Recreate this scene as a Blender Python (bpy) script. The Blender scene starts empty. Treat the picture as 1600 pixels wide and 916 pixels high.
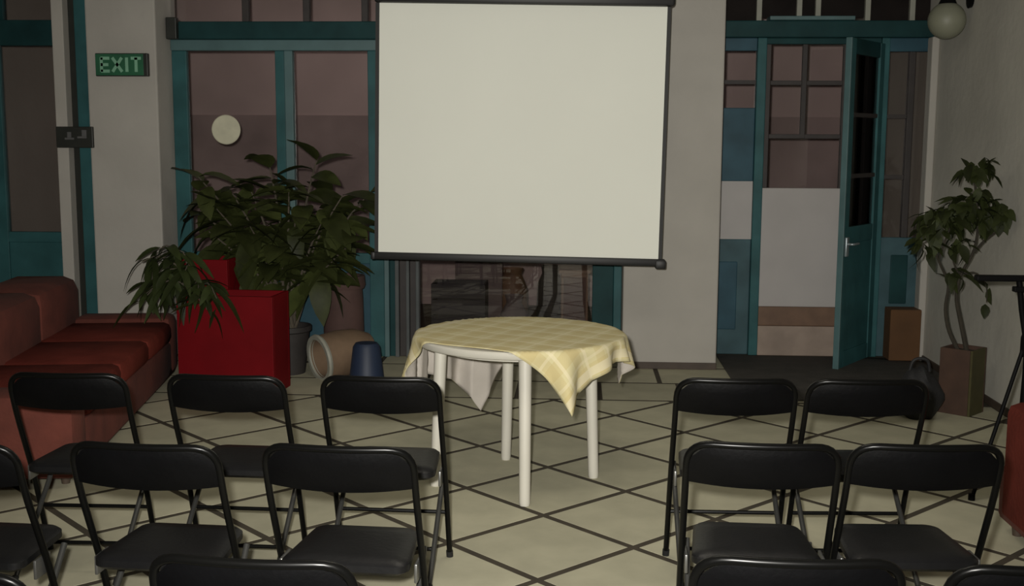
import bpy, bmesh, math, random
from mathutils import Vector, Matrix, Euler

S = bpy.context.scene
COL = S.collection
PI = math.pi
random.seed(11)

# ------------------------------------------------------------------ camera
cam = bpy.data.cameras.new('camera')
cam.sensor_fit = 'HORIZONTAL'
cam.sensor_width = 36.0
cam.lens = 36.0 * 1800 / 1600
cam.clip_start = 0.05
camo = bpy.data.objects.new('camera', cam)
COL.objects.link(camo)
yaw, pitch, roll = math.radians(3.2), math.radians(7.65), math.radians(-0.28)
camo.matrix_world = (Matrix.Translation((0, 0, 1.68)) @ Matrix.Rotation(yaw, 4, 'Z')
                     @ Matrix.Rotation(PI / 2 - pitch, 4, 'X') @ Matrix.Rotation(-roll, 4, 'Z'))
S.camera = camo

# ------------------------------------------------------------------ world, lights, exposure
w = bpy.data.worlds.new('world')
S.world = w
w.use_nodes = True
w.node_tree.nodes['Background'].inputs[0].default_value = (0.7, 0.75, 1.0, 1)
w.node_tree.nodes['Background'].inputs[1].default_value = 0.004


def lamp(name, kind, loc, energy, color, **kw):
    d = bpy.data.lights.new(name, kind)
    d.energy = energy
    d.color = color
    for k, v in kw.items():
        setattr(d, k, v)
    o = bpy.data.objects.new(name, d)
    COL.objects.link(o)
    o.location = loc
    return o


# the camera's own flash, just above and left of the lens
fl = lamp('camera_flash', 'SPOT', (-0.07, 0.03, 1.75), 1120, (1.0, 0.965, 0.90),
          shadow_soft_size=0.03, spot_size=math.radians(84), spot_blend=1.0)
fl.rotation_euler = (Euler((PI / 2 - math.radians(6.5), 0, math.radians(3.0)))).to_quaternion().to_euler()
# weak ceiling lamps of the hall
cl = lamp('hall_ceiling_lamp', 'AREA', (0.0, 4.3, 3.1), 16, (1.0, 0.92, 0.76), shape='RECTANGLE', size=1.4, size_y=0.5)
# dim fill light added to the room behind the glass, no lamp seen there
bl = lamp('back_room_fill', 'AREA', (-1.2, 10.6, 3.1), 5, (1.0, 0.82, 0.78), shape='RECTANGLE', size=4.0, size_y=0.6)

S.view_settings.view_transform = 'Standard'
S.view_settings.look = 'None'
S.view_settings.gamma = 1.0
S.view_settings.use_curve_mapping = False
S.view_settings.exposure = 0.0


# ------------------------------------------------------------------ materials
def mat(name, color, rough=0.6, var=0.12, scale=6.0, bump=0.0, bscale=40.0, metal=0.0, rnd=0.0, spec=0.5, coat=0.0):
    m = bpy.data.materials.new(name)
    m.use_nodes = True
    nt = m.node_tree
    b = nt.nodes['Principled BSDF']
    b.inputs['Roughness'].default_value = rough
    b.inputs['Metallic'].default_value = metal
    b.inputs['Specular IOR Level'].default_value = spec
    b.inputs['Coat Weight'].default_value = coat
    tc = nt.nodes.new('ShaderNodeTexCoord')
    n = nt.nodes.new('ShaderNodeTexNoise')
    n.inputs['Scale'].default_value = scale
    n.inputs['Detail'].default_value = 4
    nt.links.new(tc.outputs['Object'], n.inputs['Vector'])
    r = nt.nodes.new('ShaderNodeValToRGB')
    r.color_ramp.elements[0].position = 0.3
    r.color_ramp.elements[1].position = 0.7
    r.color_ramp.elements[0].color = (*[c * (1 - var) for c in color], 1)
    r.color_ramp.elements[1].color = (*[min(1, c * (1 + var)) for c in color], 1)
    nt.links.new(n.outputs['Fac'], r.inputs['Fac'])
    out = r.outputs['Color']
    if rnd:
        oi = nt.nodes.new('ShaderNodeObjectInfo')
        mr = nt.nodes.new('ShaderNodeMapRange')
        mr.inputs['To Min'].default_value = 1 - rnd
        mr.inputs['To Max'].default_value = 1 + rnd
        nt.links.new(oi.outputs['Random'], mr.inputs['Value'])
        hs = nt.nodes.new('ShaderNodeHueSaturation')
        nt.links.new(mr.outputs['Result'], hs.inputs['Value'])
        nt.links.new(out, hs.inputs['Color'])
        out = hs.outputs['Color']
    nt.links.new(out, b.inputs['Base Color'])
    if bump:
        n2 = nt.nodes.new('ShaderNodeTexNoise')
        n2.inputs['Scale'].default_value = bscale
        n2.inputs['Detail'].default_value = 3
        nt.links.new(tc.outputs['Object'], n2.inputs['Vector'])
        bp = nt.nodes.new('ShaderNodeBump')
        bp.inputs['Strength'].default_value = bump
        bp.inputs['Distance'].default_value = 0.01
        nt.links.new(n2.outputs['Fac'], bp.inputs['Height'])
        nt.links.new(bp.outputs['Normal'], b.inputs['Normal'])
    return m


def glass_mat(name, tint):
    m = bpy.data.materials.new(name)
    m.use_nodes = True
    nt = m.node_tree
    nt.nodes.remove(nt.nodes['Principled BSDF'])
    tr = nt.nodes.new('ShaderNodeBsdfTransparent')
    tr.inputs[0].default_value = (*tint, 1)
    gl = nt.nodes.new('ShaderNodeBsdfGlossy')
    gl.inputs['Roughness'].default_value = 0.012
    gl.inputs['Color'].default_value = (0.9, 0.9, 0.9, 1)
    fr = nt.nodes.new('ShaderNodeFresnel')
    fr.inputs['IOR'].default_value = 1.5
    mx = nt.nodes.new('ShaderNodeMixShader')
    nt.links.new(fr.outputs[0], mx.inputs[0])
    nt.links.new(tr.outputs[0], mx.inputs[1])
    nt.links.new(gl.outputs[0], mx.inputs[2])
    nt.links.new(mx.outputs[0], nt.nodes['Material Output'].inputs['Surface'])
    return m


M = {
    'plaster': mat('plaster', (0.42, 0.40, 0.36), 0.9, 0.06, 2.5, 0.25, 18),
    'plaster_right': mat('plaster_right', (0.50, 0.485, 0.43), 0.9, 0.08, 2.0, 0.3, 14),
    'ceiling': mat('ceiling_paint', (0.5, 0.49, 0.46), 0.9, 0.05, 2),
    'tile': mat('floor_tile', (0.45, 0.43, 0.315), 0.7, 0.10, 5, 0.04, 30, rnd=0.10, spec=0.1),
    'grout': mat('grout', (0.05, 0.04, 0.025), 0.9, 0.2, 9),
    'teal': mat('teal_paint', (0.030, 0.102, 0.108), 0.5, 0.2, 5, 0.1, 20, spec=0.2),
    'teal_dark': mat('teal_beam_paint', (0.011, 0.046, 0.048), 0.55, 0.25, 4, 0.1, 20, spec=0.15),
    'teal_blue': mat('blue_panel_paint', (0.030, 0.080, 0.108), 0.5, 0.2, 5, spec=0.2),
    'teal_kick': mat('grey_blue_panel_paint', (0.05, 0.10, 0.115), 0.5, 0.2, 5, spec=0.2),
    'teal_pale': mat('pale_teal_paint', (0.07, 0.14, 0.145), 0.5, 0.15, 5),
    'muntin': mat('dark_glazing_bar', (0.03, 0.024, 0.022), 0.6, 0.2, 8),
    'glass': glass_mat('window_glass', (0.86, 0.84, 0.83)),
    'pinkwall': mat('pink_plaster', (0.66, 0.54, 0.53), 0.9, 0.12, 1.3),
    'dado': mat('dark_pink_dado', (0.44, 0.355, 0.35), 0.8, 0.2, 1.7),
    'white_board': mat('white_board', (0.42, 0.40, 0.385), 0.6, 0.05, 3),
    'brown_rail': mat('brown_wood_rail', (0.15, 0.085, 0.05), 0.6, 0.2, 8),
    'pink_kick': mat('pinkish_kick_board', (0.30, 0.235, 0.19), 0.7, 0.15, 6),
    'baseboard': mat('dark_brown_baseboard', (0.06, 0.042, 0.03), 0.6, 0.2, 8),
    'black_metal': mat('black_tube', (0.003, 0.003, 0.0028), 0.3, 0.1, 6, spec=0.2),
    'black_pad': mat('black_vinyl', (0.0022, 0.0022, 0.0025), 0.42, 0.2, 8, 0.1, 60, spec=0.14),
    'steel_leg': mat('dark_steel_leg', (0.06, 0.06, 0.056), 0.35, 0.1, 8, metal=0.5),
    'black_seat': mat('black_seat_vinyl', (0.007, 0.007, 0.0075), 0.40, 0.2, 8, 0.1, 60, spec=0.3),
    'stand_black': mat('stand_black', (0.003, 0.003, 0.003), 0.6, 0.1, 6, spec=0.08),
    'transom_dark': mat('dark_transom', (0.013, 0.010, 0.009), 0.7, 0.3, 4, spec=0.1),
    'grey_metal': mat('grey_hinge_steel', (0.22, 0.22, 0.21), 0.35, 0.1, 8, metal=0.8),
    'rubber': mat('rubber', (0.006, 0.006, 0.006), 0.8, 0.1, 8),
    'screen': mat('screen_fabric', (0.86, 0.875, 0.79), 0.85, 0.015, 1.5),
    'screen_edge': mat('screen_black_border', (0.008, 0.008, 0.007), 0.6, 0.1, 6),
    'screen_case': mat('screen_black_case', (0.008, 0.008, 0.008), 0.5, 0.1, 6),
    'white_plastic': mat('white_plastic', (0.56, 0.54, 0.47), 0.45, 0.04, 4),
    'cloth_under': mat('cloth_underside', (0.50, 0.46, 0.41), 0.9, 0.06, 9, 0.1, 80),
    'sofa': mat('red_brown_upholstery', (0.115, 0.028, 0.018), 0.92, 0.25, 5, 0.3, 50),
    'sofa_light': mat('red_seat_upholstery', (0.135, 0.026, 0.018), 0.92, 0.2, 5, 0.3, 50, spec=0.1),
    'red': mat('red_planter_paint', (0.14, 0.0025, 0.005), 0.6, 0.12, 4, spec=0.12),
    'soil': mat('soil', (0.03, 0.022, 0.015), 0.95, 0.3, 20, 0.5, 40),
    'leaf_dark': mat('dark_leaf', (0.046, 0.056, 0.016), 0.55, 0.35, 10, rnd=0.4, spec=0.2),
    'leaf_small': mat('drooping_leaf', (0.026, 0.036, 0.010), 0.55, 0.3, 10, rnd=0.4, spec=0.2),
    'leaf_tree': mat('tree_leaf', (0.028, 0.036, 0.010), 0.6, 0.3, 12, rnd=0.4, spec=0.2),
    'stem': mat('stem_bark', (0.085, 0.07, 0.05), 0.9, 0.25, 14),
    'stem_dark': mat('dark_stem_bark', (0.032, 0.027, 0.018), 0.9, 0.25, 14),
    'dark_pot': mat('dark_pot', (0.03, 0.026, 0.024), 0.7, 0.2, 8),
    'tan_clay': mat('tan_clay', (0.175, 0.115, 0.07), 0.85, 0.2, 6, 0.2, 30),
    'pale_rim': mat('pale_glazed_rim', (0.30, 0.30, 0.25), 0.6, 0.1, 8),
    'dark_inside': mat('dark_pot_interior', (0.06, 0.04, 0.02), 0.9, 0.1, 8),
    'terracotta': mat('brown_terracotta', (0.085, 0.047, 0.04), 0.85, 0.2, 6),
    'blue_plastic': mat('dark_blue_plastic', (0.016, 0.028, 0.06), 0.55, 0.1, 5),
    'exit_green': mat('exit_green', (0.015, 0.11, 0.05), 0.5, 0.15, 8),
    'exit_letter': mat('exit_letter_green', (0.20, 0.42, 0.28), 0.5, 0.08, 8),
    'sign_black': mat('sign_black', (0.016, 0.018, 0.014), 0.5, 0.2, 8),
    'sign_grey': mat('sign_grey_mark', (0.10, 0.10, 0.10), 0.6, 0.1, 8),
    'orb_disc': mat('pale_cream_orb', (0.60, 0.58, 0.43), 0.7, 0.08, 14),
    'globe': mat('pale_globe_glass', (0.24, 0.245, 0.18), 0.5, 0.08, 6),
    'sheet_dark': mat('dark_sheet', (0.055, 0.050, 0.042), 0.95, 0.2, 8, 0.5, 120),
    'orange_box': mat('orange_brown_card', (0.10, 0.045, 0.014), 0.8, 0.15, 5),
    'bag': mat('black_bag_cloth', (0.012, 0.012, 0.013), 0.7, 0.2, 6, 0.3, 30),
    'pot_brown': mat('brown_planter_wood', (0.055, 0.028, 0.017), 0.8, 0.2, 8),
    'pot_olive': mat('olive_planter_board', (0.05, 0.044, 0.012), 0.8, 0.2, 8),
    'lilac': mat('pale_lilac_cloth', (0.15, 0.12, 0.12), 0.9, 0.2, 5),
    'crate': mat('dark_crate', (0.03, 0.028, 0.032), 0.7, 0.2, 6),
    'shutter_grey': mat('shutter_grey', (0.085, 0.095, 0.095), 0.7, 0.15, 8),
    'lock': mat('pale_steel', (0.35, 0.40, 0.42), 0.35, 0.1, 8, metal=0.6),
}


def plaid_mat():
    m = bpy.data.materials.new('yellow_checked_cloth')
    m.use_nodes = True
    nt = m.node_tree
    b = nt.nodes['Principled BSDF']
    b.inputs['Roughness'].default_value = 0.9
    uv = nt.nodes.new('ShaderNodeUVMap')
    uv.uv_map = 'UVMap'
    sep = nt.nodes.new('ShaderNodeSeparateXYZ')
    nt.links.new(uv.outputs[0], sep.inputs[0])

    def band(sock, freq, lo, hi):
        mu = nt.nodes.new('ShaderNodeMath'); mu.operation = 'MULTIPLY'; mu.inputs[1].default_value = freq
        nt.links.new(sock, mu.inputs[0])
        fr = nt.nodes.new('ShaderNodeMath'); fr.operation = 'FRACT'
        nt.links.new(mu.outputs[0], fr.inputs[0])
        a = nt.nodes.new('ShaderNodeMath'); a.operation = 'GREATER_THAN'; a.inputs[1].default_value = lo
        c = nt.nodes.new('ShaderNodeMath'); c.operation = 'LESS_THAN'; c.inputs[1].default_value = hi
        nt.links.new(fr.outputs[0], a.inputs[0]); nt.links.new(fr.outputs[0], c.inputs[0])
        p = nt.nodes.new('ShaderNodeMath'); p.operation = 'MULTIPLY'
        nt.links.new(a.outputs[0], p.inputs[0]); nt.links.new(c.outputs[0], p.inputs[1])
        return p.outputs[0]

    def mixc(fac, A, B, amount):
        mx = nt.nodes.new('ShaderNodeMix'); mx.data_type = 'RGBA'
        k = nt.nodes.new('ShaderNodeMath'); k.operation = 'MULTIPLY'; k.inputs[1].default_value = amount
        nt.links.new(fac, k.inputs[0]); nt.links.new(k.outputs[0], mx.inputs['Factor'])
        if isinstance(A, tuple): mx.inputs['A'].default_value = (*A, 1)
        else: nt.links.new(A, mx.inputs['A'])
        mx.inputs['B'].default_value = (*B, 1)
        return mx.outputs['Result']
    c = mixc(band(sep.outputs[0], 7, 0.1, 0.55), (0.60, 0.54, 0.31), (0.52, 0.43, 0.20), 0.5)
    c = mixc(band(sep.outputs[1], 7, 0.1, 0.5), c, (0.50, 0.40, 0.18), 0.4)
    c = mixc(band(sep.outputs[0], 7, 0.7, 0.8), c, (0.70, 0.63, 0.42), 0.5)
    c = mixc(band(sep.outputs[1], 7, 0.62, 0.74), c, (0.72, 0.65, 0.44), 0.6)
    c = mixc(band(sep.outputs[0], 1, 0.02, 0.06), c, (0.66, 0.60, 0.42), 0.7)
    nt.links.new(c, b.inputs['Base Color'])
    return m


M['plaid'] = plaid_mat()


# ------------------------------------------------------------------ mesh helpers
def BM():
    return bmesh.new()


def box(bm, x0, x1, y0, y1, z0, z1, bev=0.0, seg=2, mtx=None):
    r = bmesh.ops.create_cube(bm, size=1.0)
    vs = r['verts']
    for v in vs:
        v.co = Vector((x0 + (v.co.x + .5) * (x1 - x0), y0 + (v.co.y + .5) * (y1 - y0), z0 + (v.co.z + .5) * (z1 - z0)))
    if bev:
        es = list({e for v in vs for e in v.link_edges})
        r2 = bmesh.ops.bevel(bm, geom=es, offset=bev, segments=seg, profile=0.5, affect='EDGES')
        vs = list({v for f in r2['faces'] for v in f.verts} | {v for v in vs if v.is_valid})
    if mtx is not None:
        bmesh.ops.transform(bm, matrix=mtx, verts=[v for v in vs if v.is_valid])
    return bm


def tube(bm, pts, r, n=10, cap=True, radii=None):
    pts = [Vector(p) for p in pts]
    rings = []
    up = None
    for i, p in enumerate(pts):
        t = (pts[min(i + 1, len(pts) - 1)] - pts[max(i - 1, 0)]).normalized()
        if up is None:
            up = Vector((0, 0, 1)) if abs(t.z) < 0.9 else Vector((1, 0, 0))
        a = (up - t * up.dot(t)).normalized()
        up = a
        b = t.cross(a)
        rr = radii[i] if radii else r
        rings.append([bm.verts.new(p + a * (rr * math.cos(2 * PI * k / n)) + b * (rr * math.sin(2 * PI * k / n))) for k in range(n)])
    for A, B in zip(rings, rings[1:]):
        for k in range(n):
            bm.faces.new((A[k], A[(k + 1) % n], B[(k + 1) % n], B[k]))
    if cap:
        bm.faces.new(rings[0][::-1])
        bm.faces.new(rings[-1])
    return bm


def lathe(bm, prof, n=24, mtx=None):
    rings = []
    new = []
    for r, z in prof:
        ring = [bm.verts.new((r * math.cos(2 * PI * k / n), r * math.sin(2 * PI * k / n), z)) for k in range(n)] if r > 1e-5 else [bm.verts.new((0, 0, z))]
        rings.append(ring); new += ring
    for A, B in zip(rings, rings[1:]):
        for k in range(n):
            k2 = (k + 1) % n
            if len(A) == 1 and len(B) == 1: continue
            if len(A) == 1: bm.faces.new((A[0], B[k2], B[k]))
            elif len(B) == 1: bm.faces.new((A[k], A[k2], B[0]))
            else: bm.faces.new((A[k], A[k2], B[k2], B[k]))
    if mtx is not None:
        bmesh.ops.transform(bm, matrix=mtx, verts=new)
    return bm


def arc(pts, seg=6, rad=0.07):
    """round the inner corners of a polyline"""
    pts = [Vector(p) for p in pts]
    out = [pts[0]]
    for a, b, c in zip(pts, pts[1:], pts[2:]):
        d1 = (a - b).normalized(); d2 = (c - b).normalized()
        r = min(rad, (a - b).length * .49, (c - b).length * .49)
        p1, p2 = b + d1 * r, b + d2 * r
        for i in range(seg + 1):
            t = i / seg
            out.append((1 - t) ** 2 * p1 + 2 * t * (1 - t) * b + t * t * p2)
    out.append(pts[-1])
    return out


def obj(name, bm, m, parent=None, smooth=False, loc=None, recalc=True):
    if recalc:
        bmesh.ops.recalc_face_normals(bm, faces=bm.faces)
    me = bpy.data.meshes.new(name)
    bm.to_mesh(me)
    bm.free()
    for mm in (m if isinstance(m, (list, tuple)) else [m]):
        me.materials.append(mm)
    if smooth:
        for p in me.polygons:
            p.use_smooth = True
        if smooth != 'all':
            me.set_sharp_from_angle(angle=math.radians(40))
    o = bpy.data.objects.new(name, me)
    COL.objects.link(o)
    if parent is not None:
        o.parent = parent
    if loc is not None:
        o.location = loc
    return o


def tag(o, label, cat, group=None):
    o['label'] = label
    o['category'] = cat
    if group:
        o['group'] = group
    return o


def thing(name, label, cat, loc=(0, 0, 0), rz=0.0, group=None):
    o = bpy.data.objects.new(name, None)
    COL.objects.link(o)
    o.location = loc
    o.rotation_euler = (0, 0, rz)
    return tag(o, label, cat, group)


def structure(name, label=None, cat=None, bm=None, m=None, loc=(0, 0, 0), smooth=False):
    if bm is None:
        o = bpy.data.objects.new(name, None)
        COL.objects.link(o)
    else:
        o = obj(name, bm, m, None, smooth)
    o.location = loc
    o['kind'] = 'structure'
    if label: o['label'] = label
    if cat: o['category'] = cat
    return o


def part(name, m, parent, *b, bev=0.0, smooth=False):
    bm = BM()
    box(bm, *b, bev=bev)
    return obj(name, bm, m, parent, smooth)


def dup(root, loc, rz, label, group=None):
    r = root.copy(); COL.objects.link(r)
    r.location = loc
    r.rotation_euler = (0, 0, rz)
    r['label'] = label
    if group: r['group'] = group
    for ch in list(root.children):
        c = ch.copy(); COL.objects.link(c); c.parent = r
        for g in ch.children:
            d = g.copy(); COL.objects.link(d); d.parent = c
    return r


# ================================================================== SETTING
XL, XR = -4.75, 2.66
YW = 8.40        # face of the white piers
YG = 8.75        # plane of the left glazing
YD = 9.05        # plane of the right doors
YB = 11.6        # far wall of the room behind the glass
ZC = 3.2

bm = BM(); box(bm, XL - 0.2, XR + 0.2, -2.2, YB + 0.2, -0.12, -0.0022)
floor = structure('floor', 'floor of pale square tiles laid diagonally with dark joints', 'floor', bm, M['grout'])

# diagonal tiles
D = 0.769                      # tile diagonal
OX, OY = -0.133, 4.233         # one joint crossing
YEDGE = 7.34
J = 0.017                      # half joint


def clip(poly, ax, val, keep_less):
    out = []
    for i in range(len(poly)):
        a, b = poly[i], poly[(i + 1) % len(poly)]
        ia = (a[ax] <= val) == keep_less
        ib = (b[ax] <= val) == keep_less
        if ia: out.append(a)
        if ia != ib:
            t = (val - a[ax]) / (b[ax] - a[ax])
            out.append((a[0] + t * (b[0] - a[0]), a[1] + t * (b[1] - a[1])))
    return out


def tile_mesh(poly):
    bm = BM()
    n = len(poly)
    cx = sum(p[0] for p in poly) / n; cy = sum(p[1] for p in poly) / n
    def ring(z, k):
        vs = []
        for x, y in poly:
            dx, dy = x - cx, y - cy
            l = math.hypot(dx, dy) or 1
            vs.append(bm.verts.new((x - dx / l * k, y - dy / l * k, z)))
        return vs
    a, b, c = ring(-0.003, 0), ring(-0.0008, 0), ring(0.0, 0.002)
    for A, B in ((a, b), (b, c)):
        for i in range(n):
            f = bm.faces.new((A[i], A[(i + 1) % n], B[(i + 1) % n], B[i]))
            f.material_index = 1 if A is a else 0
    bm.faces.new(c)
    return bm


h = D / 2 - J * math.sqrt(2)
full = [(0, -h), (h, 0), (0, h), (-h, 0)]
TM = [M['tile'], M['grout']]
full_me = None
for i in range(-13, 9):
    for j in range(-8, 10):
        if (i + j) % 2 == 0:
            continue
        cx, cy = OX + i * D / 2, OY + j * D / 2
        if cy < 1.2: continue
        poly = [(cx + x, cy + y) for x, y in full]
        inside = all(p[1] <= YEDGE and XL < p[0] < XR - 0.01 for p in poly)
        if inside:
            if full_me is None:
                o = obj('tile', tile_mesh(full), TM, floor)
                full_me = o.data
            else:
                o = bpy.data.objects.new('tile', full_me); COL.objects.link(o); o.parent = floor
            o.location = (cx, cy, 0)
        else:
            q = clip(clip(clip(poly, 1, YEDGE - J, True), 0, XL + 0.005, False), 0, XR - 0.015, True)
            if len(q) < 3: continue
            area = abs(sum(q[k][0] * q[(k + 1) % len(q)][1] - q[(k + 1) % len(q)][0] * q[k][1] for k in range(len(q)))) / 2
            if area < 0.006: continue
            o = obj('tile', tile_mesh([(x - cx, y - cy) for x, y in q]), TM, floor)
            o.location = (cx, cy, 0)
# straight border rows along the back wall
sq = 0.544
sh = sq / 2 - J
sme = None
for r_, y in enumerate((YEDGE + sq / 2, YEDGE + sq * 1.5, YEDGE + sq * 2.5)):
    for i in range(14):
        x = XL + 0.02 + sq * (i + 0.5) - (0.12 if r_ % 2 else 0)
        if x + sh > XR - 0.01: continue
        if sme is None:
            o = obj('tile', tile_mesh([(-sh, -sh), (sh, -sh), (sh, sh), (-sh, sh)]), TM, floor)
            sme = o.data
        else:
            o = bpy.data.objects.new('tile', sme); COL.objects.link(o); o.parent = floor
        o.location = (x, y, 0)

bm = BM(); box(bm, XL - 0.2, XR + 0.2, -2.2, YB + 0.2, ZC, ZC + 0.1)
structure('ceiling', 'plain pale ceiling above the hall', 'ceiling', bm, M['ceiling'])
bm = BM(); box(bm, XL - 0.15, XL, -2.2, YB, -0.1, ZC)
structure('wall_left', 'plain plaster wall at the left of the hall', 'wall', bm, M['plaster'])
bm = BM(); box(bm, XR, XR + 0.15, -2.2, YB, -0.1, ZC)
structure('wall_right', 'rough grey plaster wall at right behind the potted tree', 'wall', bm, M['plaster_right'])
bm = BM(); box(bm, XL - .15, XR + .15, -2.3, -2.2, -0.1, ZC)
structure('wall_front', 'plaster wall behind the rows of chairs', 'wall', bm, M['plaster'])
bm = BM(); box(bm, 0.345, 1.036, YW, YD + 0.1, 0, ZC, bev=0.012)
structure('wall_back_right', 'white plaster pier right of the projection screen', 'wall', bm, M['plaster'])
bm = BM(); box(bm, -3.60, -3.078, YW, YG + 0.1, 0, ZC, bev=0.012)
structure('wall_back_left', 'white plaster pier carrying the green exit sign', 'wall', bm, M['plaster'])
bm = BM(); box(bm, -3.852, -3.765, YW, YG + 0.1, 0, ZC, bev=0.006)
structure('wall_back_far_left', 'narrow white plaster strip left of the dark gap', 'wall', bm, M['plaster'])
bm = BM(); box(bm, 0.34, 1.036, YW - 0.014, YW, 0, 0.05, bev=0.003)
structure('baseboard_back', 'dark brown baseboard along the foot of the right pier', 'baseboard', bm, M['baseboard'])
bm = BM(); box(bm, XR - 0.014, XR, 6.3, YD - 0.05, 0, 0.05, bev=0.003)
structure('baseboard_right', 'dark baseboard along the right wall', 'baseboard', bm, M['baseboard'])
# room behind the glass
bm = BM(); box(bm, XL, XR, YB, YB + 0.15, -0.1, ZC)
structure('wall_back_room', 'pinkish wall of the room behind the glass', 'wall', bm, M['pinkwall'])
bm = BM(); box(bm, XL, XR, YB - 0.03, YB, 0, 1.90)
structure('trim_1', 'darker dado along the lower wall behind the glass', 'trim', bm, M['dado'])

# ---- trim between the strip and the pier: black gap and teal stile
t = structure('door_3', 'narrow teal door edge beside a black gap left of the exit sign', 'door')
part('stile', M['teal'], t, -3.705, -3.601, YW + 0.05, YW + 0.11, 0.0, ZC, bev=0.006)
part('gap_shade', M['sign_black'], t, -3.764, -3.700, YW + 0.09, YW + 0.13, 0.0, ZC)  # black strip painting in the shadow inside the gap
part('back_panel', M['teal_dark'], t, -3.764, -3.60, YG + 0.03, YG + 0.06, 0.0, ZC)


def pane(parent, x0, x1, z0, z1, y, name='pane'):
    return part(name, M['glass'], parent, x0, x1, y - 0.003, y + 0.003, z0, z1)


# ---- door_1: glazed teal door at far left
d1 = structure('door_1', 'teal glazed door at the left edge behind the red sofa', 'door')
x0, x1, y = XL, -3.853, YG
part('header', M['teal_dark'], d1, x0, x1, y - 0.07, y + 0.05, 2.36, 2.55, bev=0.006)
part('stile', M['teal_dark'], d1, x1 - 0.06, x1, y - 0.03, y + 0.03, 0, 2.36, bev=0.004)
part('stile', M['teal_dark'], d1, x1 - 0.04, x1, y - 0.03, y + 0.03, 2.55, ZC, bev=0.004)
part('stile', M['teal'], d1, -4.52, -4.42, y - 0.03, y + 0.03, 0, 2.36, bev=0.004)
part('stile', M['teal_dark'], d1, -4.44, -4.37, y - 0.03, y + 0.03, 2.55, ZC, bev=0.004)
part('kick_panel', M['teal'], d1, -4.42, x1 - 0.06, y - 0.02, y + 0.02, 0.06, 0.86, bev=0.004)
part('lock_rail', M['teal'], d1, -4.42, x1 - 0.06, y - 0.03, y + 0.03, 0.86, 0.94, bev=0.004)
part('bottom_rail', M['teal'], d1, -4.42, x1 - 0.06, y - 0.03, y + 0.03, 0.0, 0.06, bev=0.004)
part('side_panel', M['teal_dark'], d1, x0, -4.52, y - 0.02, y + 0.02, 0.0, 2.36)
pane(d1, -4.42, x1 - 0.06, 0.94, 2.36, y)
pane(d1, -4.37, x1 - 0.04, 2.55, ZC, y)

# ---- window_1: wide teal glazing behind plants and screen
w1 = structure('window_1', 'wide teal framed glazing behind the big plant and the screen', 'window')
xa, xb, y = -3.078, 0.345, YG
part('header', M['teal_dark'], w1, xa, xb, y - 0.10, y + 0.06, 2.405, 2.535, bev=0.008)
part('top_rail', M['teal_pale'], w1, xa, xb, y - 0.05, y + 0.03, 2.325, 2.405, bev=0.005)
part('stile', M['teal'], w1, xa, -2.965, y - 0.03, y + 0.03, 0, 2.325, bev=0.005)
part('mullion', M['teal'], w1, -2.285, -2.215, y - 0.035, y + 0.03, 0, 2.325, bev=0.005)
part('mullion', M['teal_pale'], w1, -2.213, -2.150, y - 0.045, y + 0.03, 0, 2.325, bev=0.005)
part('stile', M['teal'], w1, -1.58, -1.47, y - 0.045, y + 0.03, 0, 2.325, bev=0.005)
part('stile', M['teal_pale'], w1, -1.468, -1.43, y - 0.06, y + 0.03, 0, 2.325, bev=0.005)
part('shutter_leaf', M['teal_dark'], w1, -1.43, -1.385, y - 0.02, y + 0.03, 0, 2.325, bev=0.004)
part('shutter_leaf', M['shutter_grey'], w1, -1.385, -1.355, y - 0.06, y + 0.03, 0, 2.325, bev=0.004)
part('shutter_leaf', M['muntin'], w1, -1.355, -1.30, y - 0.02, y + 0.03, 0, 2.325, bev=0.004)
part('shutter_leaf', M['shutter_grey'], w1, -1.30, -1.275, y - 0.06, y + 0.03, 0, 2.325, bev=0.004)
part('shutter_leaf', M['muntin'], w1, -1.275, -1.225, y - 0.02, y + 0.03, 0, 2.325, bev=0.004)
part('shutter_leaf', M['shutter_grey'], w1, -1.225, -1.20, y - 0.06, y + 0.03, 0, 2.325, bev=0.004)
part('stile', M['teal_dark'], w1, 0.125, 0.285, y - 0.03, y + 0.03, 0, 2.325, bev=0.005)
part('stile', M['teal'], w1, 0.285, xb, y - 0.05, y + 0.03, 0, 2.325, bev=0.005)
part('kick_panel', M['teal'], w1, -2.965, -2.285, y - 0.02, y + 0.02, 0.06, 0.72, bev=0.004)
part('kick_panel', M['teal_blue'], w1, -2.150, -1.58, y - 0.02, y + 0.02, 0.06, 0.72, bev=0.004)
for a, b in ((-2.965, -2.285), (-2.15, -1.58)):
    part('bottom_rail', M['teal'], w1, a, b, y - 0.03, y + 0.03, 0.0, 0.06, bev=0.004)
    part('lock_rail', M['teal'], w1, a, b, y - 0.03, y + 0.03, 0.72, 0.80, bev=0.004)
    pane(w1, a, b, 0.80, 2.325, y)
part('bottom_rail', M['teal_dark'], w1, -1.20, 0.125, y - 0.03, y + 0.03, 0, 0.12, bev=0.004)
pane(w1, -1.20, 0.125, 0.12, 2.325, y)
tb = [-2.505, -2.042, -1.60, -1.12, -0.64, -0.16]
xs = [xa] + tb + [xb]
for x in tb:
    part('transom_bar', M['muntin'], w1, x - 0.024, x + 0.024, y - 0.03, y + 0.03, 2.535, ZC - 0.001, bev=0.004)
for a, b in zip(xs, xs[1:]):
    pane(w1, a + 0.024, b - 0.024, 2.535, ZC - 0.002, y)

part('bracket', M['sign_black'], w1, -3.07, -2.99, YG - 0.16, YG - 0.10, 2.40, 2.56, bev=0.006)
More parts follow.
